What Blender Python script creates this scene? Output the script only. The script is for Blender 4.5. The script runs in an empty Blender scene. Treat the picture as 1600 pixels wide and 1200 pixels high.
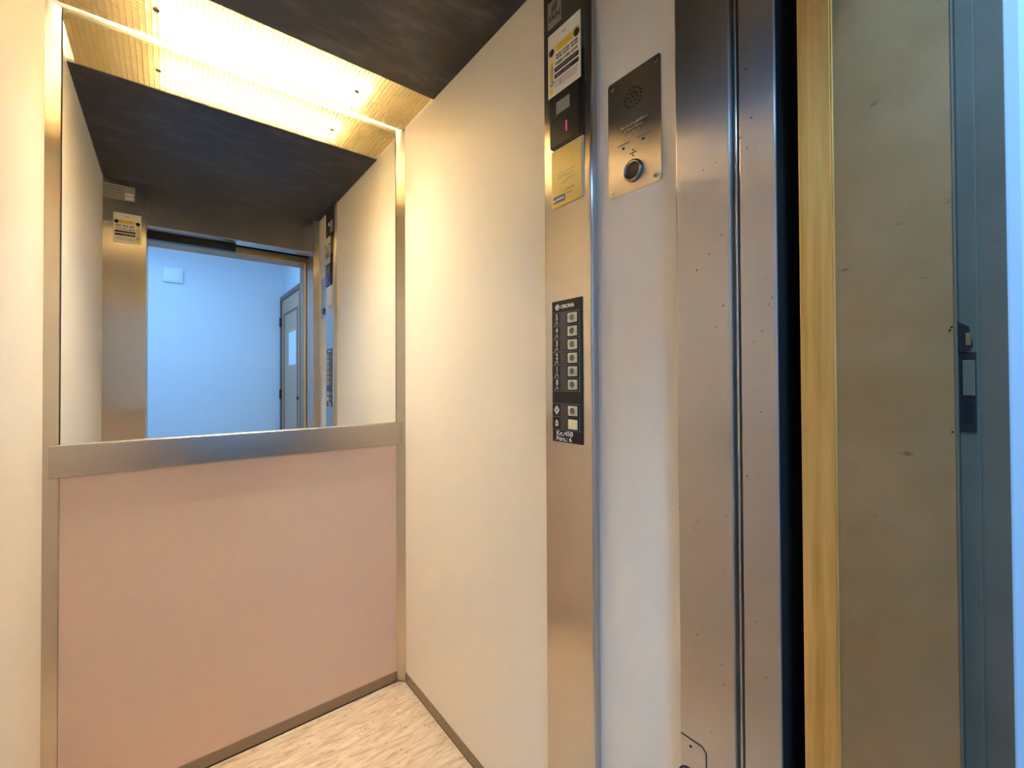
import bpy, bmesh, math, random
from mathutils import Matrix, Vector
random.seed(7)
C = bpy.context.scene.collection
sc = bpy.context.scene

# ------------------------------------------------------------------ camera
CAMH = 1.1845
yaw, pitch, roll = math.radians(38.3278), math.radians(0.5975), math.radians(0.2703)
r0 = Vector((math.cos(yaw), -math.sin(yaw), 0)); f0 = Vector((math.sin(yaw), math.cos(yaw), 0)); u0 = Vector((0, 0, 1))
fw = f0 * math.cos(pitch) + u0 * math.sin(pitch)
up = -f0 * math.sin(pitch) + u0 * math.cos(pitch)
rt = r0 * math.cos(roll) - up * math.sin(roll)
up2 = r0 * math.sin(roll) + up * math.cos(roll)
cam = bpy.data.cameras.new('camera'); co = bpy.data.objects.new('camera', cam); C.objects.link(co)
M = Matrix((rt, up2, -fw)).transposed().to_4x4(); M.translation = Vector((0, 0, CAMH))
co.matrix_world = M
cam.sensor_width = 36; cam.lens = 678.575 / 1600 * 36
cam.shift_x = 0.0; cam.shift_y = -(600 - 587.56) / 1600
cam.clip_start = 0.01; cam.clip_end = 50
sc.camera = co

# ------------------------------------------------------------------ world, lights, exposure
w = bpy.data.worlds.new('world'); sc.world = w; w.use_nodes = True
bg = w.node_tree.nodes['Background']; bg.inputs[0].default_value = (0.5, 0.7, 1, 1); bg.inputs[1].default_value = 0.05
sc.view_settings.view_transform = 'Standard'; sc.view_settings.look = 'None'
sc.view_settings.gamma = 1; sc.view_settings.use_curve_mapping = False
sc.view_settings.exposure = 0.0
sc.cycles.max_bounces = 14; sc.cycles.diffuse_bounces = 8; sc.cycles.glossy_bounces = 8
sc.cycles.caustics_reflective = True; sc.cycles.sample_clamp_indirect = 60
TUBE = 450.0
TUBE_COL = (1.0, 0.92, 0.78)
LANDING = 31.0
# unseen landing lights: fill added outside the doorway, and a weaker ceiling lamp further back
for pos, en in (((0.15, -0.26, 2.57), LANDING), ((-0.35, -1.15, 2.50), LANDING * 0.42)):
    ld = bpy.data.lights.new('landing_unseen_light', 'AREA'); ld.shape = 'DISK'; ld.size = 0.22
    ld.energy = en; ld.color = (0.24, 0.53, 1.0)
    lo = bpy.data.objects.new('landing_unseen_light', ld); C.objects.link(lo); lo.location = pos

# ------------------------------------------------------------------ measures (metres)
XL, XR = -0.2523, 0.7360
D = 1.64            # mirror plane
ZC = 2.1841
YF = 0.418          # cabin side of the front wall
XJL, XJR = -0.0891, 0.7006
XC = 0.7172
CH = 0.0263
ZH = 1.979
YG0, YG1 = 0.2285, 0.258      # gap between landing frame and car
ZL = 1.957
YW = 0.0335         # landing side of the frame

# ------------------------------------------------------------------ materials
def newmat(n):
    m = bpy.data.materials.new(n); m.use_nodes = True
    nt = m.node_tree; b = nt.nodes['Principled BSDF']
    return m, nt, b
def nd(nt, t, **k):
    n = nt.nodes.new(t)
    for a, v in k.items(): setattr(n, a, v)
    return n
def simple(n, col, rough=0.5, metal=0.0, spec=0.5, var=0.04, scale=30, bump=0.0, bscale=200, stretch=(1, 1, 1)):
    m, nt, b = newmat(n)
    tc = nd(nt, 'ShaderNodeTexCoord'); mp = nd(nt, 'ShaderNodeMapping'); mp.inputs['Scale'].default_value = stretch
    nt.links.new(tc.outputs['Object'], mp.inputs[0])
    no = nd(nt, 'ShaderNodeTexNoise'); no.inputs['Scale'].default_value = scale; no.inputs['Detail'].default_value = 4
    nt.links.new(mp.outputs[0], no.inputs[0])
    mx = nd(nt, 'ShaderNodeMix', data_type='RGBA')
    mx.inputs[6].default_value = (*[c * (1 - var) for c in col], 1); mx.inputs[7].default_value = (*[min(1, c * (1 + var)) for c in col], 1)
    nt.links.new(no.outputs[0], mx.inputs[0]); nt.links.new(mx.outputs[2], b.inputs['Base Color'])
    b.inputs['Roughness'].default_value = rough; b.inputs['Metallic'].default_value = metal
    b.inputs['Specular IOR Level'].default_value = spec
    if bump:
        n2 = nd(nt, 'ShaderNodeTexNoise'); n2.inputs['Scale'].default_value = bscale; n2.inputs['Detail'].default_value = 3
        nt.links.new(mp.outputs[0], n2.inputs[0])
        bp = nd(nt, 'ShaderNodeBump'); bp.inputs['Strength'].default_value = 1; bp.inputs['Distance'].default_value = bump
        nt.links.new(n2.outputs[0], bp.inputs['Height']); nt.links.new(bp.outputs[0], b.inputs['Normal'])
    return m

def steel(n, col=(0.63, 0.58, 0.51), rough=0.25, aniso=1.0, stain=0.05, specks=False, horiz=False):
    m, nt, b = newmat(n)
    tc = nd(nt, 'ShaderNodeTexCoord')
    mp = nd(nt, 'ShaderNodeMapping'); mp.inputs['Scale'].default_value = (2, 400, 400) if horiz else (400, 400, 2)
    nt.links.new(tc.outputs['Object'], mp.inputs[0])
    st = nd(nt, 'ShaderNodeTexNoise'); st.inputs['Scale'].default_value = 1.0; st.inputs['Detail'].default_value = 2
    nt.links.new(mp.outputs[0], st.inputs[0])
    bl = nd(nt, 'ShaderNodeTexNoise'); bl.inputs['Scale'].default_value = 6; bl.inputs['Detail'].default_value = 3; bl.inputs['Roughness'].default_value = .5
    nt.links.new(tc.outputs['Object'], bl.inputs[0])
    # colour: blotches, fine grain
    mx = nd(nt, 'ShaderNodeMix', data_type='RGBA')
    mx.inputs[6].default_value = (*[c * (1 - stain) for c in col], 1); mx.inputs[7].default_value = (*[min(1, c * (1 + stain)) for c in col], 1)
    nt.links.new(bl.outputs[0], mx.inputs[0])
    last = mx.outputs[2]
    if specks:
        vo = nd(nt, 'ShaderNodeTexVoronoi'); vo.inputs['Scale'].default_value = 55
        nt.links.new(tc.outputs['Object'], vo.inputs['Vector'])
        cr = nd(nt, 'ShaderNodeValToRGB'); cr.color_ramp.elements[0].position = 0.06; cr.color_ramp.elements[0].color = (1, 1, 1, 1)
        cr.color_ramp.elements[1].position = 0.13; cr.color_ramp.elements[1].color = (0, 0, 0, 1)
        nt.links.new(vo.outputs['Distance'], cr.inputs[0])
        c2 = nd(nt, 'ShaderNodeValToRGB'); c2.color_ramp.elements[0].position = 0.50; c2.color_ramp.elements[0].color = (0, 0, 0, 1)
        c2.color_ramp.elements[1].position = 0.62; c2.color_ramp.elements[1].color = (1, 1, 1, 1)
        n3 = nd(nt, 'ShaderNodeTexNoise'); n3.inputs['Scale'].default_value = 14; nt.links.new(tc.outputs['Object'], n3.inputs[0])
        nt.links.new(n3.outputs[0], c2.inputs[0])
        mu = nd(nt, 'ShaderNodeMath', operation='MULTIPLY'); nt.links.new(cr.outputs[0], mu.inputs[0]); nt.links.new(c2.outputs[0], mu.inputs[1])
        mu2 = nd(nt, 'ShaderNodeMath', operation='MULTIPLY'); mu2.inputs[1].default_value = 0.85; nt.links.new(mu.outputs[0], mu2.inputs[0])
        m2 = nd(nt, 'ShaderNodeMix', data_type='RGBA'); m2.inputs[7].default_value = (0.06, 0.035, 0.02, 1)
        nt.links.new(mu2.outputs[0], m2.inputs[0]); nt.links.new(last, m2.inputs[6]); last = m2.outputs[2]
    nt.links.new(last, b.inputs['Base Color'])
    b.inputs['Metallic'].default_value = 1
    mr = nd(nt, 'ShaderNodeMapRange'); mr.inputs['To Min'].default_value = rough * .96; mr.inputs['To Max'].default_value = rough * 1.05
    nt.links.new(bl.outputs[0], mr.inputs[0]); nt.links.new(mr.outputs[0], b.inputs['Roughness'])
    b.inputs['Anisotropic'].default_value = aniso
    tg = nd(nt, 'ShaderNodeTangent', direction_type='RADIAL', axis='Z')
    nt.links.new(tg.outputs[0], b.inputs['Tangent'])
    bp = nd(nt, 'ShaderNodeBump'); bp.inputs['Strength'].default_value = .3; bp.inputs['Distance'].default_value = 0.00002
    nt.links.new(st.outputs[0], bp.inputs['Height']); nt.links.new(bp.outputs[0], b.inputs['Normal'])
    return m

def emit(n, col, s):
    m, nt, b = newmat(n)
    b.inputs['Base Color'].default_value = (*col, 1); b.inputs['Emission Color'].default_value = (*col, 1); b.inputs['Emission Strength'].default_value = s
    return m

M_cream = simple('cream_laminate', (0.86, 0.79, 0.665), 0.42, spec=0.35, var=0.015, scale=3, bump=0.00003, bscale=350)
M_creamb = simple('cream_laminate_shaded', (0.78, 0.575, 0.44), 0.42, spec=0.35, var=0.015, scale=3)  # wall laminate again, with the back panel's duller, rosier light put into colour
M_steel = steel('brushed_steel')
M_steelsp = steel('brushed_steel_spotted', rough=0.31, specks=True, stain=0.07)
M_rail = steel('satin_rail_steel', (0.43, 0.385, 0.34), 0.32, 0.3, 0.05, horiz=True)
M_trim = steel('corner_trim_steel', (0.62, 0.56, 0.47), 0.30, 0.9, 0.06)
M_base = simple('skirting_bronze', (0.30, 0.235, 0.165), 0.4, metal=0.6, var=.08)
M_gap = simple('dark_joint', (0.02, 0.012, 0.01), 0.8)
M_black = simple('shaft_black', (0.004, 0.004, 0.006), 0.9)
M_white = simple('recess_white', (0.24, 0.22, 0.18), 0.6)
M_chrome = simple('chrome', (0.75, 0.75, 0.75), 0.12, metal=1, var=.01)
M_darkchrome = simple('dark_chrome', (0.30, 0.29, 0.29), 0.18, metal=1, var=.01)
M_blackp = simple('black_plastic', (0.012, 0.011, 0.011), 0.38, spec=.4)
M_mod = simple('display_module_grey', (0.045, 0.04, 0.038), 0.3, metal=.6)
M_print = simple('print_black', (0.02, 0.012, 0.012), 0.5)
M_printw = simple('print_white', (0.82, 0.79, 0.74), 0.5)
M_grey = simple('print_grey', (0.22, 0.20, 0.19), 0.5)
M_paper = simple('sticker_paper', (0.86, 0.81, 0.72), 0.35, var=.03)
M_yel = simple('print_yellow', (0.90, 0.62, 0.06), 0.35, var=.1, scale=60)
M_yelp = simple('print_pale_yellow', (0.90, 0.74, 0.22), 0.35)
M_green = simple('print_green', (0.25, 0.33, 0.10), 0.4)
M_blue = simple('print_blue', (0.16, 0.20, 0.33), 0.4)
M_brown = simple('print_brown', (0.22, 0.13, 0.05), 0.4)
M_tan = simple('print_tan', (0.45, 0.33, 0.22), 0.5)
M_dull = simple('nameplate_silver', (0.46, 0.42, 0.34), 0.4, metal=.5, var=.12, scale=90)
M_lcd = simple('lcd_grey', (0.36, 0.35, 0.30), 0.25)
M_digit = emit('red_segment', (0.85, 0.03, 0.28), 0.9)
M_bulb = simple('clear_lens', (0.75, 0.85, 0.95), 0.08, spec=.8)
M_wall = simple('painted_plaster', (0.74, 0.77, 0.80), 0.85, spec=.2, var=.03, scale=6, bump=0.00025, bscale=60)
M_land_floor = simple('landing_terrazzo', (0.42, 0.38, 0.33), 0.35, var=.25, scale=80)
M_wood = simple('varnished_wood', (0.60, 0.36, 0.22), 0.4, var=.18, scale=12, stretch=(8, 8, .7))
M_woodd = simple('dark_wood_moulding', (0.20, 0.10, 0.07), 0.4, var=.15, scale=12, stretch=(8, 8, .7))
M_note = simple('white_note', (0.85, 0.87, 0.9), 0.6)
M_button = simple('button_ivory', (0.66, 0.60, 0.48), 0.35)
M_ring = simple('button_centre', (0.17, 0.15, 0.10), 0.4)
M_lit = simple('lit_button_yellow', (0.84, 0.80, 0.50), 0.35)
M_alu = steel('sill_aluminium', (0.5, 0.5, 0.5), 0.35, 0.2)
M_yglass = simple('yellow_certificate', (0.92, 0.68, 0.18), 0.16, spec=.6, var=.1, scale=25)

def mirror_mat():
    m, nt, b = newmat('mirror_silver')
    b.inputs['Base Color'].default_value = (0.90, 0.915, 0.89, 1); b.inputs['Metallic'].default_value = 1; b.inputs['Roughness'].default_value = 0.0
    return m
M_mirror = mirror_mat()

def ceiling_mat():
    m, nt, b = newmat('ceiling_dark_laminate')
    tc = nd(nt, 'ShaderNodeTexCoord')
    mp = nd(nt, 'ShaderNodeMapping'); mp.inputs['Scale'].default_value = (1.2, 2.6, 1)
    nt.links.new(tc.outputs['Object'], mp.inputs[0])
    no = nd(nt, 'ShaderNodeTexNoise'); no.inputs['Scale'].default_value = 4.5; no.inputs['Detail'].default_value = 9; no.inputs['Roughness'].default_value = .68
    nt.links.new(mp.outputs[0], no.inputs[0])
    cr = nd(nt, 'ShaderNodeValToRGB'); cr.color_ramp.elements[0].position = .48; cr.color_ramp.elements[0].color = (0.018, 0.0125, 0.0115, 1)
    cr.color_ramp.elements[1].position = .72; cr.color_ramp.elements[1].color = (0.085, 0.078, 0.084, 1)
    nt.links.new(no.outputs[0], cr.inputs[0]); nt.links.new(cr.outputs[0], b.inputs['Base Color'])
    mr = nd(nt, 'ShaderNodeMapRange'); mr.inputs['To Min'].default_value = .32; mr.inputs['To Max'].default_value = .6
    nt.links.new(no.outputs[0], mr.inputs[0]); nt.links.new(mr.outputs[0], b.inputs['Roughness'])
    b.inputs['Specular IOR Level'].default_value = .5
    return m
M_ceil = ceiling_mat()

def floor_mat():
    m, nt, b = newmat('floor_marbled_lino')
    tc = nd(nt, 'ShaderNodeTexCoord')
    mp = nd(nt, 'ShaderNodeMapping'); mp.inputs['Scale'].default_value = (9, 42, 1); mp.inputs['Rotation'].default_value = (0, 0, .12)
    nt.links.new(tc.outputs['Object'], mp.inputs[0])
    a = nd(nt, 'ShaderNodeTexNoise'); a.inputs['Scale'].default_value = 1.6; a.inputs['Detail'].default_value = 6; a.inputs['Distortion'].default_value = .6
    nt.links.new(mp.outputs[0], a.inputs[0])
    cr = nd(nt, 'ShaderNodeValToRGB')
    e = cr.color_ramp.elements; e[0].position = .25; e[0].color = (0.40, 0.26, 0.15, 1); e[1].position = .7; e[1].color = (0.76, 0.63, 0.46, 1)
    x = e.new(.45); x.color = (0.62, 0.47, 0.32, 1); y = e.new(.56); y.color = (0.69, 0.54, 0.38, 1)
    nt.links.new(a.outputs[0], cr.inputs[0])
    mp2 = nd(nt, 'ShaderNodeMapping'); mp2.inputs['Scale'].default_value = (40, 120, 1); mp2.inputs['Rotation'].default_value = (0, 0, .2)
    nt.links.new(tc.outputs['Object'], mp2.inputs[0])
    c = nd(nt, 'ShaderNodeTexNoise'); c.inputs['Scale'].default_value = 1.3; c.inputs['Detail'].default_value = 2
    nt.links.new(mp2.outputs[0], c.inputs[0])
    r2 = nd(nt, 'ShaderNodeValToRGB'); r2.color_ramp.elements[0].position = .29; r2.color_ramp.elements[0].color = (1, 1, 1, 1)
    r2.color_ramp.elements[1].position = .36; r2.color_ramp.elements[1].color = (0, 0, 0, 1)
    nt.links.new(c.outputs[0], r2.inputs[0])
    mx = nd(nt, 'ShaderNodeMix', data_type='RGBA'); mx.inputs[7].default_value = (0.32, 0.16, 0.07, 1)
    nt.links.new(r2.outputs[0], mx.inputs[0]); nt.links.new(cr.outputs[0], mx.inputs[6]); nt.links.new(mx.outputs[2], b.inputs['Base Color'])
    b.inputs['Roughness'].default_value = .4; b.inputs['Specular IOR Level'].default_value = .35
    return m
M_floor = floor_mat()

def louvre_mat():
    m, nt, b = newmat('louvre_plastic')
    out = nt.nodes['Material Output']
    d = nd(nt, 'ShaderNodeBsdfDiffuse'); d.inputs[0].default_value = (0.66, 0.57, 0.37, 1)
    t = nd(nt, 'ShaderNodeBsdfTranslucent'); t.inputs[0].default_value = (0.70, 0.61, 0.40, 1)
    g = nd(nt, 'ShaderNodeBsdfGlossy'); g.inputs[1].default_value = .25
    mx = nd(nt, 'ShaderNodeMixShader'); mx.inputs[0].default_value = .6
    nt.links.new(d.outputs[0], mx.inputs[1]); nt.links.new(t.outputs[0], mx.inputs[2])
    m2 = nd(nt, 'ShaderNodeMixShader'); m2.inputs[0].default_value = .04
    nt.links.new(mx.outputs[0], m2.inputs[1]); nt.links.new(g.outputs[0], m2.inputs[2]); nt.links.new(m2.outputs[0], out.inputs[0])
    return m
M_louvre = louvre_mat()

def frame_mat(n, c1, c2, streak=False, metal=0.45, rough=.42):
    m, nt, b = newmat(n)
    tc = nd(nt, 'ShaderNodeTexCoord'); mp = nd(nt, 'ShaderNodeMapping')
    mp.inputs['Scale'].default_value = (60, 60, 3) if streak else (7, 7, 7)
    nt.links.new(tc.outputs['Object'], mp.inputs[0])
    no = nd(nt, 'ShaderNodeTexNoise'); no.inputs['Scale'].default_value = 1.5; no.inputs['Detail'].default_value = 6
    nt.links.new(mp.outputs[0], no.inputs[0])
    cr = nd(nt, 'ShaderNodeValToRGB'); cr.color_ramp.elements[0].position = .3; cr.color_ramp.elements[0].color = (*c1, 1)
    cr.color_ramp.elements[1].position = .7; cr.color_ramp.elements[1].color = (*c2, 1)
    nt.links.new(no.outputs[0], cr.inputs[0])
    last = cr.outputs[0]
    if not streak:      # scattered scuffs and stains
        mp3 = nd(nt, 'ShaderNodeMapping'); mp3.inputs['Scale'].default_value = (22, 22, 60); mp3.inputs['Rotation'].default_value = (.35, 0, 0)
        nt.links.new(tc.outputs['Object'], mp3.inputs[0])
        s = nd(nt, 'ShaderNodeTexNoise'); s.inputs['Scale'].default_value = 1; s.inputs['Detail'].default_value = 5
        nt.links.new(mp3.outputs[0], s.inputs[0])
        r3 = nd(nt, 'ShaderNodeValToRGB'); r3.color_ramp.elements[0].position = .69; r3.color_ramp.elements[0].color = (0, 0, 0, 1)
        r3.color_ramp.elements[1].position = .76; r3.color_ramp.elements[1].color = (.7, .7, .7, 1)
        nt.links.new(s.outputs[0], r3.inputs[0])
        mx = nd(nt, 'ShaderNodeMix', data_type='RGBA'); mx.inputs[7].default_value = (0.06, 0.035, 0.015, 1)
        nt.links.new(r3.outputs[0], mx.inputs[0]); nt.links.new(last, mx.inputs[6]); last = mx.outputs[2]
    nt.links.new(last, b.inputs['Base Color'])
    b.inputs['Metallic'].default_value = metal; b.inputs['Roughness'].default_value = rough
    f = nd(nt, 'ShaderNodeTexNoise'); f.inputs['Scale'].default_value = 220; f.inputs['Detail'].default_value = 3
    nt.links.new(tc.outputs['Object'], f.inputs[0])
    bp = nd(nt, 'ShaderNodeBump'); bp.inputs['Strength'].default_value = .5; bp.inputs['Distance'].default_value = .0004
    nt.links.new(f.outputs[0], bp.inputs['Height']); nt.links.new(bp.outputs[0], b.inputs['Normal'])
    return m
M_frame_y = frame_mat('landing_frame_yellowed', (0.62, 0.32, 0.055), (0.88, 0.50, 0.14), True)
M_frame_b = frame_mat('landing_frame_taupe', (0.38, 0.225, 0.085), (0.47, 0.295, 0.13))
M_frame_g = frame_mat('landing_frame_rebate_grey', (0.15, 0.12, 0.075), (0.18, 0.15, 0.10), metal=.2, rough=.5)

# ------------------------------------------------------------------ mesh helpers
class MB:
    def __init__(s): s.bm = bmesh.new(); s.mi = 0
    def _tag(s, fs):
        for f in fs: f.material_index = s.mi
    def box(s, x0, x1, y0, y1, z0, z1, bev=0, seg=2):
        r = bmesh.ops.create_cube(s.bm, size=1)
        vs = r['verts']
        bmesh.ops.scale(s.bm, verts=vs, vec=(x1 - x0, y1 - y0, z1 - z0))
        bmesh.ops.translate(s.bm, verts=vs, vec=((x0 + x1) / 2, (y0 + y1) / 2, (z0 + z1) / 2))
        fs = set(f for v in vs for f in v.link_faces)
        s._tag(fs)
        if bev:
            es = list(set(e for v in vs for e in v.link_edges))
            bmesh.ops.bevel(s.bm, geom=es, offset=bev, segments=seg, affect='EDGES', profile=.5)
        return s
    def prism(s, pts, a0, a1, axis):
        "polygon pts extruded along axis between a0 and a1; pts are the two other coordinates in x,y,z order"
        def P(p, a):
            return {'x': (a, p[0], p[1]), 'y': (p[0], a, p[1]), 'z': (p[0], p[1], a)}[axis]
        A = [s.bm.verts.new(P(p, a0)) for p in pts]; B = [s.bm.verts.new(P(p, a1)) for p in pts]
        fs = [s.bm.faces.new(A), s.bm.faces.new(B[::-1])]
        n = len(pts)
        for i in range(n): fs.append(s.bm.faces.new((A[i], B[i], B[(i + 1) % n], A[(i + 1) % n])))
        s._tag(fs); return s
    def cyl(s, c, r, h, axis, seg=24, r2=None, bev=0):
        rr = bmesh.ops.create_cone(s.bm, cap_ends=True, segments=seg, radius1=r, radius2=r if r2 is None else r2, depth=h)
        rot = {'x': Matrix.Rotation(-math.pi / 2, 3, 'Y'), 'y': Matrix.Rotation(math.pi / 2, 3, 'X'), 'z': Matrix.Identity(3)}[axis]
        bmesh.ops.rotate(s.bm, verts=rr['verts'], cent=(0, 0, 0), matrix=rot)
        bmesh.ops.translate(s.bm, verts=rr['verts'], vec=c)
        fs = set(f for v in rr['verts'] for f in v.link_faces); s._tag(fs)
        return s
    def torus(s, c, R, r, axis, n=32, m=10):
        vs = []
        for i in range(n):
            a = 2 * math.pi * i / n; row = []
            for j in range(m):
                b = 2 * math.pi * j / m; q = R + r * math.cos(b)
                l = (q * math.cos(a), q * math.sin(a), r * math.sin(b))
                l = {'x': (l[2], l[0], l[1]), 'y': (l[0], l[2], l[1]), 'z': l}[axis]
                row.append(s.bm.verts.new((c[0] + l[0], c[1] + l[1], c[2] + l[2])))
            vs.append(row)
        fs = [s.bm.faces.new((vs[i][j], vs[(i + 1) % n][j], vs[(i + 1) % n][(j + 1) % m], vs[i][(j + 1) % m])) for i in range(n) for j in range(m)]
        s._tag(fs); return s
    def build(s, name, mats, parent=None, smooth=False, **tags):
        bmesh.ops.recalc_face_normals(s.bm, faces=s.bm.faces)
        if not isinstance(mats, (list, tuple)): mats = [mats]
        me = bpy.data.meshes.new(name)
        xs = [v.co for v in s.bm.verts]
        if parent is None:
            o0 = Vector((sum(v.x for v in xs) / len(xs), sum(v.y for v in xs) / len(xs), min(v.z for v in xs)))
        else:
            o0 = ROOT[parent.name]
        if parent is None: bmesh.ops.translate(s.bm, verts=s.bm.verts, vec=-o0)
        else: bmesh.ops.translate(s.bm, verts=s.bm.verts, vec=-o0)
        s.bm.to_mesh(me); s.bm.free()
        for m in mats: me.materials.append(m)
        if smooth:
            for p in me.polygons: p.use_smooth = True
            try: me.set_sharp_from_angle(angle=math.radians(40))
            except Exception: pass
        o = bpy.data.objects.new(name, me); C.objects.link(o)
        if parent is None: o.location = o0; ROOT[o.name] = o0
        else: o.parent = parent; ROOT[o.name] = o0
        for k, v in tags.items(): o[k] = v
        return o
ROOT = {}
def B(*a, **k): return MB().box(*a, **k)
def thing(name, loc, label, cat, group=None):
    o = bpy.data.objects.new(name, None); C.objects.link(o); o.location = loc; ROOT[o.name] = Vector(loc)
    o['label'] = label; o['category'] = cat
    if group: o['group'] = group
    return o
def tag(o, label, cat, group=None):
    o['label'] = label; o['category'] = cat
    if group: o['group'] = group
    return o
def text(name, body, size, x, y, z, mat, parent, facing='-x', sx=1.0, bold=0.0, align='LEFT', slant=0.0):
    "flat lettering as a mesh; y,z = baseline left end on a plane facing -X (reads towards -Y)"
    cu = bpy.data.curves.new(name, 'FONT'); cu.body = body; cu.size = size; cu.resolution_u = 3; cu.extrude = .00025; cu.offset = bold; cu.align_x = align; cu.shear = slant
    to = bpy.data.objects.new('tmp', cu); C.objects.link(to)
    bpy.context.view_layer.update()
    me = bpy.data.meshes.new_from_object(to.evaluated_get(bpy.context.evaluated_depsgraph_get()))
    C.objects.unlink(to); bpy.data.objects.remove(to)
    if facing == '-x': m = Matrix(((0, 0, -1), (-sx, 0, 0), (0, 1, 0)))
    else: m = Matrix(((-sx, 0, 0), (0, 0, 1), (0, 1, 0)))       # +y, reads towards -X
    m = m.to_4x4(); m.translation = Vector((x, y, z)) - ROOT[parent.name]
    me.transform(m); me.materials.clear(); me.materials.append(mat)
    o = bpy.data.objects.new(name, me); C.objects.link(o); o.parent = parent; ROOT[o.name] = ROOT[parent.name]
    return o
S = dict(kind='structure')

# ================================================================== SETTING: cabin
B(XL - .02, XR + .02, 0.3235, D + .03, -.03, 0).build('floor', M_floor, **S)['label'] = 'beige marbled linoleum floor of the lift cabin'
B(XL - .02, XR + .02, .3235, 1.372, ZC, ZC + .02).build('ceiling', M_ceil, **S)['label'] = 'dark brown laminate ceiling panel of the lift cabin'

wb = B(XL - .02, XR + .02, D + .004, D + .03, 0, ZC + .14).build('wall_back', M_white, **S)
wb['label'] = 'back wall of the cabin with the mirror and handrail'
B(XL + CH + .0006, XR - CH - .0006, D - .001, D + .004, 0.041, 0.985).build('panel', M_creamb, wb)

wr = B(XR + .004, XR + .03, YF, D + .004, 0, ZC + .14).build('wall_right', M_gap, **S); wr['label'] = 'cream laminate right wall of the cabin behind the button column'
B(XR, XR + .004, .7030, D - CH - .0012, 0.039, ZC + .10).build('panel', M_cream, wr)
B(XR, XR + .004, YF + .0005, .7015, 0.039, ZC + .10).build('panel', M_cream, wr)
wl = B(XL - .03, XL - .004, YF, D + .004, 0, ZC + .14).build('wall_left', M_gap, **S); wl['label'] = 'cream laminate left wall of the cabin'
B(XL - .004, XL, YF + .0005, D - CH - .0012, 0.039, ZC + .10).build('panel', M_cream, wl)

# skirting with a dark shadow joint below
for nm, a in (('baseboard_back', (XL + CH, XR - CH, D - .004, D + .0035, .005, .041)),
              ('baseboard_right', (XR - .003, XR + .0035, YF + .001, D - CH, .005, .039)),
              ('baseboard_left', (XL - .0035, XL + .003, YF + .001, D - CH, .005, .039))):
    o = B(*a, bev=.0008, seg=1).build(nm, M_base, **S); o['label'] = {'b': 'bronze toned metal skirting at the foot of the ' + nm.split('_')[1] + ' cabin wall'}['b']
    x0, x1, y0, y1, z0, z1 = a
    B(x0 + .001, x1 - .001, y0 + .0005, y1 - .001, .0003, .005).build('shadow_joint', M_gap, o)

# 45 degree corner posts
def post(nm, pts, lab):
    o = MB().prism(pts, .004, ZC - .002, 'z').build(nm, M_trim, **S); o['label'] = lab
    return o
t = .0006
post('trim_1', [(XR - CH, D), (XR, D - CH), (XR + .003, D - CH), (XR + .003, D + .003), (XR - CH, D + .003)], 'steel corner post between mirror and right wall')
post('trim_2', [(XL + CH, D), (XL, D - CH), (XL - .003, D - CH), (XL - .003, D + .003), (XL + CH, D + .003)], 'steel corner post between mirror and left wall')

# front wall: left return, right return with reveal, header
wf = B(XL - .02, XJL, .3235, YF, 0, ZC + .02, bev=.0025).build('wall_front', M_steel, **S); wf['label'] = 'brushed steel front wall of the cabin around the doorway'
B(XJR, XR + .03, .3235, YF, 0, ZC + .02, bev=.0022).build('jamb', M_steelsp, wf)
B(XJL + .0003, XJR - .0003, .3235, YF, ZH, ZC + .02, bev=.0025).build('header', M_steel, wf)

# sliding car door leaf edge and its groove, sills, track
dr = B(XJR + .002, XJR + .09, YG1, .3107, .012, 1.99, bev=.0022).build('door_1', M_steelsp, **S)
dr['label'] = 'edge of the retracted sliding car door beside the dark gap'
B(XJR + .0045, XJR + .088, YG1 - .0012, YG1 + .0002, .014, 1.988).build('edge_dark_sheet', M_black, dr)  # black sheet added so the door's end face stays dark in the gap
o = B(XJR + .016, XJR + .09, .3107, .3235, .0, 1.99).build('trim_3', M_steel, **S); o['label'] = 'recessed steel groove between jamb and sliding door edge'
mb = MB(); mb.box(XJR + .004, XJR + .016, .3150, .3185, 0.001, 1.988, bev=.001, seg=1); mb.build('guide_lip', M_steel, o)
tr = B(XL - .1, XR + .12, .2600, .3225, 1.992, 2.25).build('trim_4', M_black, **S); tr['label'] = 'black door track cover above the doorway'
B(XJL - .05, .305, .262, .300, 1.944, 1.992).build('track_cover', M_blackp, tr)
B(.305, XJR + .05, .262, .290, 1.975, 1.992).build('track_rail', M_blackp, tr)
o = B(XJL - .05, XJR + .05, .262, .3225, -.04, -.002).build('trim_5', M_alu, **S); o['label'] = 'grooved aluminium sill of the car door'
for k in range(3): B(XJL - .04, XJR + .04, .268 + k * .018, .274 + k * .018, -.002, .0).build('rib', M_alu, o)
# shaft darkness closing the gap
for nm, x0, x1, y0, y1, z0, z1 in (('wall_shaft_right', XR + .10, XR + .12, .20, .42, -.3, 2.5), ('wall_shaft_left', XL - .12, XL - .10, .20, .42, -.3, 2.5)):
    o = B(x0, x1, y0, y1, z0, z1).build(nm, M_black, **S); o['label'] = 'black lift shaft beyond the gap at the ' + nm.split('_')[2]
o = B(XL - .12, XR + .12, .20, .42, 2.26, 2.28).build('wall_shaft_top', M_black, **S); o['label'] = 'black lift shaft above the doorway'
o = B(XL - .12, XR + .12, .2285, .262, -.3, -.28).build('wall_shaft_bottom', M_black, **S); o['label'] = 'black lift shaft under the door gap'

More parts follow.
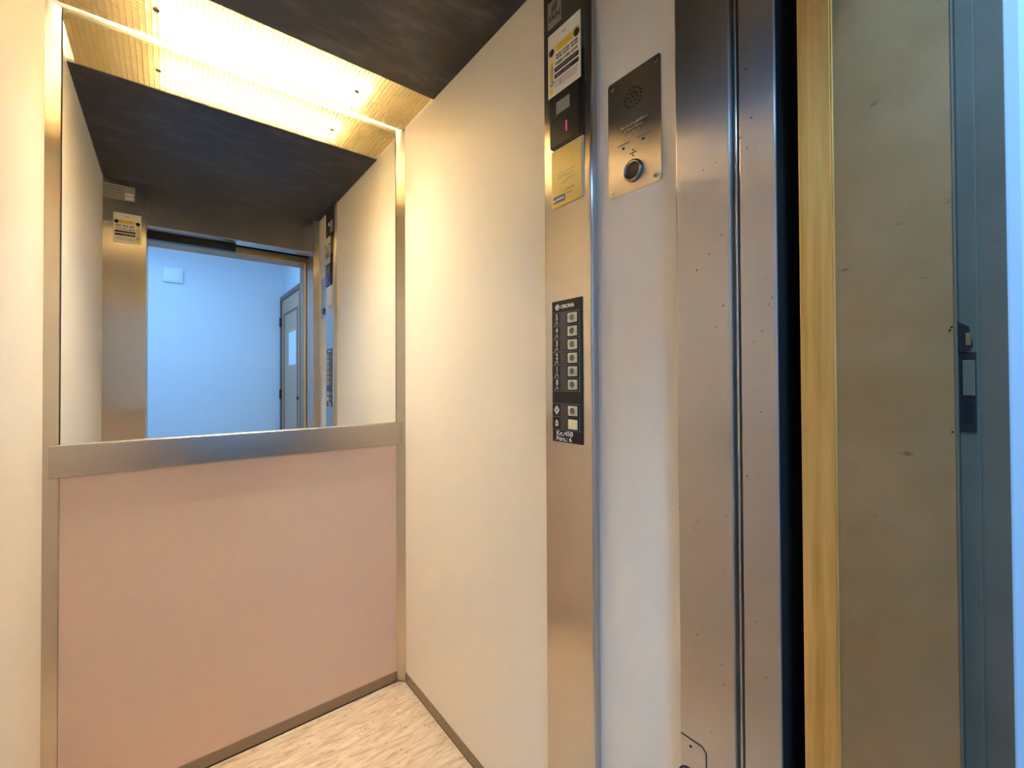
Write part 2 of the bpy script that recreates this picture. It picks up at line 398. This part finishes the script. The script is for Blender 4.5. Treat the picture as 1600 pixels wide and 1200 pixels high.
# ------------------------------------------------------------------ landing door frame
X2 = .715
d2 = MB().prism([(XJR, .0745), (XJR, .1865), (XJR + .10, .1865), (XJR + .10, .0745)], 0, ZL + .001, 'z').build('door_2', M_frame_b, **S)
d2['label'] = 'taupe painted steel frame of the landing doorway, scuffed and stained'
B(XJR - .001, XJR + .10, .1885, YG0, 0, ZL + .02, bev=.0018).build('inner_strip', M_frame_y, d2)
B(XJR - .0022, XJR + .02, .1862, .1888, 0, ZL, bev=.0009).build('bead', M_frame_y, d2)
B(XJR - .0012, XJR + .02, .0728, .0752, 0, ZL, bev=.0010).build('edge_bead', M_frame_g, d2)
B(X2, X2 + .0025, .0352, .0729, 0, ZL + .014, bev=.0008).build('rebate', M_frame_g, d2)
B(X2 - .0035, X2 + .001, .0570, .0729, 0, ZL + .014, bev=.001).build('rebate_step', M_frame_g, d2)
B(XJL - .10, XJL - .006, YW, YG0, 0, ZL + .02, bev=.002).build('left_jamb', M_frame_b, d2)
B(XJL - .006, XJR, .0745, YG0, ZL, 2.30, bev=.002).build('frame_header', M_frame_b, d2)
B(XJL - .006, X2, .0352, .0745, ZL + .014, 2.30, bev=.001).build('header_rebate', M_frame_g, d2)
B(XJL - .05, XJR + .05, .14, YG0 - .002, -.04, 0).build('sill', M_alu, d2)

# latch keeper in the rebate
lk = thing('latch_keeper', (X2, .068, 1.13), 'dark metal latch keeper set in the landing door frame', 'latch')
B(X2 - .0052, X2 - .0034, .0590, .0742, 1.124, 1.214, bev=.0006, seg=1).build('plate', M_mod, lk)
B(X2 - .0072, X2 - .0050, .0600, .0700, 1.165, 1.205, bev=.0006, seg=1).build('keeper', M_frame_g, lk)
MB().prism([(.0742, 1.2500), (.0640, 1.2430), (.0612, 1.2220), (.0660, 1.2140), (.0742, 1.2180)], X2 - .0085, X2 - .0034, 'x').build('catch', M_mod, lk)
B(X2 - .0094, X2 - .0084, .0625, .0665, 1.222, 1.236).build('tongue', M_chrome, lk)
B(X2 - .0060, X2 - .0050, .0620, .0680, 1.135, 1.158).build('slot', M_black, lk)
for y, z in ((.0785, 1.2395), (.0770, 1.2430), (.0775, 1.1235), (.0690, 1.1255)):
    x = XJR if y > .0745 else X2 - .0034
    MB().cyl((x - .0003, y, z), .0011, .0008, 'x', 10).build('screw_hole', M_black, lk)

# ------------------------------------------------------------------ landing room
o = B(X2 + .003, 1.05, YW, YW + .10, -.02, 2.62).build('wall_landing_front', M_wall, **S); o['label'] = 'blue lit rough plaster beside the lift doorway'
B(-1.3, XJL - .10, YW, YW + .10, -.02, 2.62).build('left_part', M_wall, o)
B(XJL - .10, X2, YW + .012, YW + .10, 2.30, 2.62).build('lintel_part', M_wall, o)
o = B(.97, 1.05, -2.05, YW, -.02, 2.62).build('wall_landing_right', M_wall, **S); o['label'] = 'plaster side wall of the landing with the wooden door'
o = B(-1.3, .97, -2.05, -1.975, -.02, 2.62).build('wall_landing_back', M_wall, **S); o['label'] = 'plain plaster landing wall seen in the mirror'
o = B(-1.38, -1.3, -2.05, YW, -.02, 2.62).build('wall_landing_left', M_wall, **S); o['label'] = 'plaster wall at the far side of the landing'
o = B(-1.3, .97, -1.975, YW, 2.60, 2.62).build('ceiling_landing', M_wall, **S); o['label'] = 'painted ceiling of the landing'
o = B(-1.3, .97, -1.975, YG0, -.06, -.041).build('floor_landing', M_land_floor, **S); o['label'] = 'speckled floor of the landing'
B(-1.3, .97, -1.975, .14, -.041, -.001).build('slab', M_land_floor, o)

# wooden door in the side wall
xd = .97
d3 = B(xd - .012, xd, -1.93, -1.10, .002, 2.05, bev=.001, seg=1).build('door_3', M_wood, **S); d3['label'] = 'varnished wooden flat door seen in the mirror'
for a in ((xd - .025, xd, -1.974, -1.93, 0, 2.10), (xd - .025, xd, -1.10, -1.05, 0, 2.10), (xd - .025, xd, -1.93, -1.10, 2.05, 2.10)):
    B(*a, bev=.004, seg=1).build('casing', M_woodd, d3)
for a in ((-1.82, -1.80, .22, 1.90), (-1.22, -1.20, .22, 1.90), (-1.80, -1.22, 1.88, 1.90), (-1.80, -1.22, .22, .24)):
    B(xd - .017, xd - .012, a[0], a[1], a[2], a[3], bev=.001, seg=1).build('moulding', M_woodd, d3)
for z in (1.82, 1.05, .30):
    MB().cyl((xd - .03, -1.927, z), .009, .10, 'z', 12).build('hinge', M_mod, d3)
MB().cyl((xd - .018, -1.19, 1.03), .016, .012, 'x', 20).build('lock', M_mod, d3)
nt_ = B(xd - .0150, xd - .0125, -1.58, -1.27, 1.35, 1.68).build('paper_note', M_note)
tag(nt_, 'white sheet of paper fixed to the wooden landing door', 'paper')
jb = thing('junction_box', (.03, -1.975, 2.12), 'small pale box mounted high on the plain landing wall', 'box')
B(-.045, .105, -1.975, -1.945, 2.135, 2.275, bev=.006).build('body', M_note, jb, True)
B(-.030, .090, -1.945, -1.938, 2.150, 2.260, bev=.003).build('cover', M_note, jb, True)

# ================================================================== CEILING LIGHT
cl = thing('ceiling_light', (.24, 1.5, ZC), 'glowing ceiling light with cream egg-crate louvre above the mirror', 'light')
mb = MB()
mb.box(XL - .004, XR + .004, 1.372, D + .004, ZC + .115, ZC + .125)
mb.box(XL - .004, XR + .004, 1.3720, 1.3740, ZC + .001, ZC + .115)
mb.box(XL - .004, XL - .001, 1.374, D, ZC + .10, ZC + .115)
mb.build('housing', M_white, cl)
mb = MB(); LX0, LX1, LY0, LY1, LH = XL + .021, XR - .007, 1.3785, 1.6205, .0125
nx, ny, th = 70, 18, .0017
for i in range(nx + 1):
    x = LX0 + (LX1 - LX0) * i / nx; mb.box(x - th / 2, x + th / 2, LY0, LY1, ZC + .001, ZC + .001 + LH)
for j in range(ny + 1):
    y = LY0 + (LY1 - LY0) * j / ny; mb.box(LX0, LX1, y - th / 2, y + th / 2, ZC + .0012, ZC + .0008 + LH)
mb.build('louvre', M_louvre, cl, kind='stuff')
M_tube = emit('tube_glow', TUBE_COL, TUBE)
for y in (1.455, 1.545):
    MB().cyl((.2555, y, ZC + .042), .013, .56, 'x', 20).build('tube', M_tube, cl, True)
    for x in (-.03, .541): MB().cyl((x, y, ZC + .042), .0135, .012, 'x', 16).build('tube_cap', M_chrome, cl, True)
for x in (-.0291, .5068):
    MB().cyl((x, 1.496, ZC + .0002), .0075, .004, 'z', 20).cyl((x, 1.496, ZC + .03), .003, .06, 'z', 10).build('screw', M_brown, cl, True)

# ================================================================== MIRROR, HANDRAIL
mr_ = thing('mirror', (.24, D, .95), 'large wall mirror above the handrail reflecting the doorway', 'mirror')
B(XL + CH + .002, XR - CH - .002, D + .0002, D + .0038, 0.99, ZC + .001).build('glass', M_mirror, mr_)
for x in (XL + CH + .0006, XR - CH - .0020): B(x, x + .0014, D - .0008, D + .0038, .99, ZC).build('edge', M_gap, mr_)
hr = thing('handrail', (.24, D - .01, .9347), 'flat satin steel handrail strip below the mirror', 'handrail')
B(XL + .0025, XR - .0025, D - .0171, D - .0012, .9347, 1.0210, bev=.0035, seg=3).build('rail', M_rail, hr, True)
for x in (XL + .001, XR - .0025): B(x, x + .0015, D - .0168, D - .002, .9360, 1.0200).build('end_cap', M_gap, hr)

# ================================================================== CONTROL COLUMN
cc = thing('control_column', (XR, .7025, 0), 'tall brushed steel control column with black button strip', 'control column')
pts = [(XR - .0005, .6262)]
R = .006; y0, y1 = .6262, .7788
for k in range(7):
    a = math.pi / 2 * k / 6; pts.append((XC + R - R * math.sin(a), y0 + R - R * math.cos(a)))
for k in range(7):
    a = math.pi / 2 * k / 6; pts.append((XC + R - R * math.cos(a), y1 - R + R * math.sin(a)))
pts.append((XR - .0005, y1))
MB().prism(pts, .002, ZC - .001, 'z').build('faceplate', M_steel, cc, True)

bp_ = B(XC - .0030, XC + .0005, .6540, .7495, 1.0415, 1.3700, bev=.0008, seg=1).build('button_strip', M_blackp, cc)
xs = XC - .0030
# row frames, ribs
zr = [1.3257, 1.2910, 1.2563, 1.2216, 1.1870, 1.1520]    # centres of rows 5..0 (pitch 34.8 mm)
zc0 = 1.3260; pitchz = .03040
zr = [1.3264 - pitchz * k for k in range(6)] + [1.1152, 1.0848]
labs = ['5', '4', '3', '2', '1', '0', None, None]
for k, z in enumerate(zr):
    mb = MB()
    for zz in (z + .0150, z - .0150): mb.box(xs - .0006, xs, .6605, .7485, zz - .0005, zz + .0005)
    mb.box(xs - .0006, xs, .6618, .6628, z - .0145, z + .0145); mb.box(xs - .0006, xs, .7015, .7025, z - .0145, z + .0145)
    for q in range(9): mb.box(xs - .0005, xs, .7045, .7215, z - .0122 + q * .0029, z - .0112 + q * .0029)
    mb.build('row_frame', M_grey, bp_)
    lit = (k == 7)
    mb = MB(); mb.box(xs - .0026, xs - .0001, .6675, .6965, z - .0112, z + .0112, bev=.0014)
    if not lit:
        mb.mi = 1; mb.cyl((xs - .0029, .682, z), .0072, .0008, 'x', 20)
        mb.mi = 0; mb.torus((xs - .0029, .682, z), .0086, .0011, 'x', 24, 6)
    o = mb.build('push_button', [M_lit if lit else M_button, M_ring], bp_, True)
    if lit: o['label'] = 'pale yellow alarm push button'
    if labs[k]:
        text('numeral', labs[k], .0185, xs - .0002, .7365, z - .0010, M_printw, bp_, sx=.78, bold=.0004)
        mb = MB()
        for (dy, dz) in ((0, -.0045), (.0025, -.0080), (.005, -.0115), (-.003, -.0075), (-.0035, -.0105)):
            mb.cyl((xs - .0003, .7335 + dy, z + dz), .00125, .0008, 'x', 8)
        mb.build('braille', M_printw, bp_)
z = zr[6]
MB().prism([(.7345, z + .0110), (.7255, z), (.7345, z - .0110), (.7435, z)], xs - .0006, xs, 'x').build('door_open_symbol', M_printw, bp_)
mb = MB(); mb.prism([(.7345, z + .0046), (.7375, z), (.7345, z - .0046), (.7315, z)], xs - .0009, xs - .0006, 'x').build('symbol_centre', M_grey, bp_)
z = zr[7]
MB().prism([(.7345, z + .0085), (.7385, z + .003), (.7395, z - .005), (.7365, z - .0075), (.7325, z - .0075), (.7295, z - .005), (.7305, z + .003)], xs - .0006, xs, 'x').build('bell_symbol', M_printw, bp_)
MB().prism([(.7345, z + .003), (.7363, z - .001), (.7345, z - .004), (.7327, z - .001)], xs - .0009, xs - .0006, 'x').build('bell_centre', M_print, bp_)
# maker's mark and capacity
zl = 1.3552
MB().torus((xs - .0003, .7305, zl), .0058, .0011, 'x', 24, 6).build('logo_ring', M_printw, bp_, True)
MB().prism([(.7350, zl - .004), (.7335, zl + .001), (.7262, zl + .0045), (.7270, zl - .0005)], xs - .0006, xs, 'x').build('logo_stroke', M_printw, bp_)
text('maker_name', 'ORONA', .0118, xs - .0002, .7200, zl - .0040, M_printw, bp_, sx=.98, bold=.0004)
text('capacity_text', 'Kg.:450', .0150, xs - .0002, .7362, 1.0572, M_printw, bp_, sx=1.18, bold=.0003)
text('capacity_text', 'Pers.: 6', .0150, xs - .0002, .7362, 1.0447, M_printw, bp_, sx=1.10, bold=.0003)

# display modules under the service sticker
for k, (za, zb) in enumerate(((1.7945, 1.905), (1.7310, 1.7935))):
    o = B(XC - .0085, XC + .001, .6540, .7470, za, zb, bev=.0012, seg=1).build('display_module', M_mod, cc)
    if k == 0:
        B(XC - .0093, XC - .0085, .6815, .7245, 1.8035, 1.8325, bev=.0003, seg=1).build('window', M_lcd, o)
    else:
        B(XC - .0093, XC - .0085, .6835, .7240, 1.7480, 1.7790, bev=.0003, seg=1).build('window', M_print, o)
        B(XC - .0098, XC - .0093, .6905, .6935, 1.7525, 1.7765).build('digit', M_digit, o)
B(XC - .004, XC + .001, .6465, .6540, 1.7260, 1.92).build('module_shadow_strip', M_gap, cc)  # dark strip standing in for the modules' shadow on the column
MB().cyl((XC - .0005, .7530, 1.775), .0022, .0025, 'x', 10).build('rivet', M_chrome, cc)
for y, z in ((.744, 1.036), (.648, 1.028)): MB().cyl((XC - .0003, y, z), .0016, .0014, 'x', 10).build('rivet', M_chrome, cc)

# nameplate with logo
np_ = thing('nameplate', (XC, .737, 2.029), 'small silver nameplate above the service sticker', 'nameplate')
B(XC - .0012, XC, .7148, .7600, 2.029, 2.092, bev=.0004, seg=1).build('plate', M_dull, np_)
MB().prism([(.747, 2.060), (.7465, 2.0745), (.733, 2.082), (.727, 2.083), (.728, 2.068), (.735, 2.062)], XC - .0018, XC - .0012, 'x').build('emblem', M_brown, np_)
text('lettering', 'FAIN', .0195, XC - .0013, .7560, 2.0425, M_print, np_, sx=.90, bold=.0002)
sg = MB()
for ya, yb, za, zb in ((.7095, .6990, 2.0725, 2.0810), (.6968, .6930, 2.0725, 2.0920), (.6895, .6865, 2.0790, 2.0920), (.6845, .6800, 2.0725, 2.0920)):
    sg.box(XC - .0006, XC, yb, ya, za, zb)
o = sg.build('lettering_strip', M_printw); tag(o, 'white lettering on the steel beside the small nameplate', 'lettering')

# service sticker, built on a plane facing -X (u to the viewer's right = -Y) or +Y (right = -X)
def sticker(name, label, P0, facing, thick=.0006):
    "P0 = top-left corner as the viewer sees it; 104 x 150 mm sheet; everything placed by u,v from it"
    st = thing(name, P0, label, 'sticker', None)
    def bx(mb, u0, u1, v0, v1, d0, d1):
        if facing == '-x': mb.box(P0[0] - d1, P0[0] - d0, P0[1] - u1, P0[1] - u0, P0[2] - v1, P0[2] - v0)
        else: mb.box(P0[0] - u1, P0[0] - u0, P0[1] + d0, P0[1] + d1, P0[2] - v1, P0[2] - v0)
    def disc(mb, u, v, r, d):
        c = (P0[0] - d, P0[1] - u, P0[2] - v) if facing == '-x' else (P0[0] - u, P0[1] + d, P0[2] - v)
        mb.cyl(c, r, .0004, 'x' if facing == '-x' else 'y', 20)
    def layer(nm, mat, rects=(), discs=(), d=thick):
        mb = MB()
        for r in rects: bx(mb, *r, d, d + .0002)
        for c in discs: disc(mb, c[0], c[1], c[2], d)
        return mb.build(nm, mat, st)
    mb = MB(); bx(mb, 0, .104, 0, .150, 0, thick); mb.build('sheet', M_paper, st)
    layer('yellow_band', M_yelp, [(.004, .018, .046, .146), (.018, .098, .034, .050), (.084, .098, .030, .050)])
    layer('yellow_title', M_yel, [(.030, .082, .036, .052)], d=thick + .0002)
    for uu in (.0125, .0925): layer('badge', M_print, [], [(uu, .045, .0085)], d=thick + .0003)
    layer('logo_line', M_brown, [(.046, .060, .015, .0172)])
    rnd = random.Random(3); rects = []
    for v in (.0575, .0645):
        u = .027
        while u < .094:
            wd = rnd.uniform(.0016, .0034); h = rnd.uniform(.0035, .0052); rects.append((u, u + wd, v, v + h)); u += wd + rnd.uniform(.0006, .0014)
            if abs(u - .048) < .002 or abs(u - .071) < .002: u += .003
    u = .025
    while u < .095:
        wd = rnd.uniform(.0018, .003); rects.append((u, u + wd, .0745, .0745 + rnd.uniform(.006, .009))); u += wd + rnd.uniform(.0012, .0022)
        if abs(u - .048) < .002 or abs(u - .071) < .002: u += .003
    layer('text_strokes', M_print, rects)
    layer('black_bar', M_print, [(.022, .098, .0865, .0975)]); layer('black_bar', M_print, [(.022, .098, .1020, .1120)])
    layer('bar_lettering', M_grey, [(.027, .090, .0905, .0930), (.027, .046, .1060, .1085), (.050, .072, .1060, .1085)], d=thick + .0002)
    layer('icon', M_green, [(.008, .018, .082, .095)]); [layer('icon', M_yel, [q], d=thick + .0003) for q in ((.007, .018, .098, .110), (.008, .017, .072, .079), (.008, .018, .132, .140))]
    layer('icon', M_blue, [], [(.0135, .1185, .0065)], d=thick + .0003); [layer('icon_centre', M_printw, [q], d=thick + .0005) for q in ((.010, .016, .1155, .1215), (.0105, .0155, .088, .0925))]
    rects = [(.022 + .0, .096 - .004 * (k % 2), .1180 + k * .0045, .1195 + k * .0045) for k in range(4)]
    layer('small_print', M_tan, rects + [(.040, .0425, .120, .134)])
    return st
# on the column it covers the top of the display module, so it sits on a raised backing
sticker('service_sticker', 'white and yellow service sticker on the steel control column', (XC - .0088, .7508, 2.002), '-x')
sticker('service_sticker', 'white and yellow service sticker on the left door post, seen in the mirror', (-.1105, YF + .0003, 2.0200), '+y')

# yellow certificate in a clear holder
yc = thing('certificate', (XC, .700, 1.5905), 'yellow certificate card in a clear holder below the floor display', 'certificate')
B(XC - .0040, XC - .0020, .6515, .7465, 1.5905, 1.7235, bev=.0005, seg=1).build('card', M_yglass, yc)
B(XC - .0020, XC, .6480, .7475, 1.5920, 1.7270, bev=.0005, seg=1).build('holder', M_paper, yc)
mb = MB()
for y_, z_, l in ((.728, 1.6635, .058), (.727, 1.6560, .050), (.700, 1.645, .030), (.714, 1.640, .02), (.700, 1.622, .026), (.699, 1.612, .018)):
    mb.box(XC - .0042, XC - .0040, y_ - l, y_, z_, z_ + .0022)
mb.build('text_line', M_tan, yc)
B(XC - .0044, XC - .0040, .7020, .7410, 1.5990, 1.6150).build('logo_block', M_grey, yc)
B(XC - .0047, XC - .0044, .7060, .7320, 1.6050, 1.6090).build('logo_lettering', M_printw, yc)
MB().cyl((XC - .0046, .7365, 1.6055), .0032, .0004, 'x', 14).build('logo_dot', M_printw, yc)

# grey rating label on the front wall (mirror only)
rl = thing('rating_label', (-.193, YF, 2.082), 'grey green rating label high on the left door post, seen in the mirror', 'label')
B(-.2510, -.1340, YF + .0002, YF + .0014, 2.0825, 2.1560, bev=.0005, seg=1).build('plate', M_dull, rl)
mb = MB()
for k in range(5): mb.box(-.2480 + .0, -.176, YF + .0014, YF + .0017, 2.090 + k * .0125, 2.0935 + k * .0125)
mb.build('text_line', M_grey, rl)
B(-.172, -.140, YF + .0014, YF + .0018, 2.088, 2.104).build('data_field', M_paper, rl)
B(-.172, -.140, YF + .0014, YF + .0018, 2.108, 2.122).build('data_field', M_paper, rl)

# ================================================================== INTERCOM PLATE
ic = thing('intercom_panel', (XR, .530, 1.565), 'steel intercom panel with a round push button on the cream wall', 'intercom')
def rrect(y0, y1, z0, z1, r, n=5):
    P = []
    for (cy, cz, a0) in ((y1 - r, z1 - r, 0), (y0 + r, z1 - r, 90), (y0 + r, z0 + r, 180), (y1 - r, z0 + r, 270)):
        for k in range(n + 1):
            a = math.radians(a0 + 90 * k / n); P.append((cy + r * math.cos(a), cz + r * math.sin(a)))
    return P
MB().prism(rrect(.4670, .5932, 1.5660, 1.8105, .006), XR - .0022, XR, 'x').build('plate', M_steel, ic)
xi = XR - .0022
for y, z in ((.5835, 1.7995), (.4785, 1.8010), (.4797, 1.5775), (.5845, 1.5775)):
    o = MB().cyl((xi - .0006, y, z), .0044, .0012, 'x', 18).build('screw', M_chrome, ic, True)
    MB().box(xi - .0015, xi - .0012, y - .003, y + .003, z - .0005, z + .0005).build('screw_slot', M_black, o)
pb = MB().torus((xi - .003, .5297, 1.6064), .0185, .0036, 'x', 40, 12).build('push_button', M_darkchrome, ic, True)
MB().cyl((xi - .0015, .5297, 1.6064), .0170, .004, 'x', 32).build('button_cap', M_print, pb, True)
mb = MB()
for dy, dz in ((0, 0), (.0055, 0), (-.0055, 0), (0, .0055), (0, -.0055)): mb.cyl((xi - .0002, .5309 + dy, 1.6435 + dz), .0017, .0006, 'x', 10)
mb.build('microphone_hole', M_black, ic, kind='stuff')
for y, z in ((.5544, 1.6610), (.5067, 1.6612)):
    MB().cyl((xi - .0003, y, z), .0024, .0008, 'x', 12).build('indicator', M_black, ic)
    mb = MB()
    for k in range(9): mb.box(xi - .0002, xi, y - .014 + k * .0032, y - .0118 + k * .0032, z + .0075, z + .0097)
    mb.build('engraved_caption', M_grey, ic)
mb = MB()
for k in range(3):
    n = 1 if k == 0 else 8 * k // 2 * 2
    for q in range(n if k else 1):
        a = 2 * math.pi * q / (n if k else 1) + .2 * k
        mb.cyl((xi - .0002, .5300 + .0095 * k * math.cos(a), 1.7560 + .0095 * k * math.sin(a)), .0017, .0006, 'x', 8)
mb.build('speaker_hole', M_black, ic, kind='stuff')
mb = MB(); rnd = random.Random(5)
for row, z in enumerate((1.7010, 1.6925, 1.6840)):
    y = .5600 - .008 * row
    while y > .497 + .01 * row:
        wd = rnd.uniform(.0016, .003); mb.box(xi - .0002, xi, y - wd, y, z, z + rnd.uniform(.003, .0055)); y -= wd + rnd.uniform(.001, .002)
mb.build('engraved_text', M_tan, ic)

# ================================================================== COVER PLATE on the jamb
cp = thing('sensor_cover', (XJR, .395, .40), 'small steel cover plate with a lens low on the door jamb', 'cover plate')
MB().prism([(.3725, .40), (.3725, .5645), (.3790, .5710), (.4170, .5710), (.4170, .40)], XJR - .0012, XJR - .0002, 'x').build('plate', M_steelsp, cp)
MB().prism([(.3710, .40), (.3710, .5652), (.3783, .5725), (.4172, .5725), (.4172, .40)], XJR - .0006, XJR - .0001, 'x').build('outline', M_gap, cp)
MB().cyl((XJR - .0014, .3985, .5600), .0022, .0010, 'x', 12).build('screw', M_gap, cp)
MB().torus((XJR - .0014, .4010, .5020), .0185, .0020, 'x', 32, 8).build('bezel', M_gap, cp, True)
MB().cyl((XJR - .0020, .4010, .5020), .0175, .0024, 'x', 28).build('lens', M_bulb, cp, True)
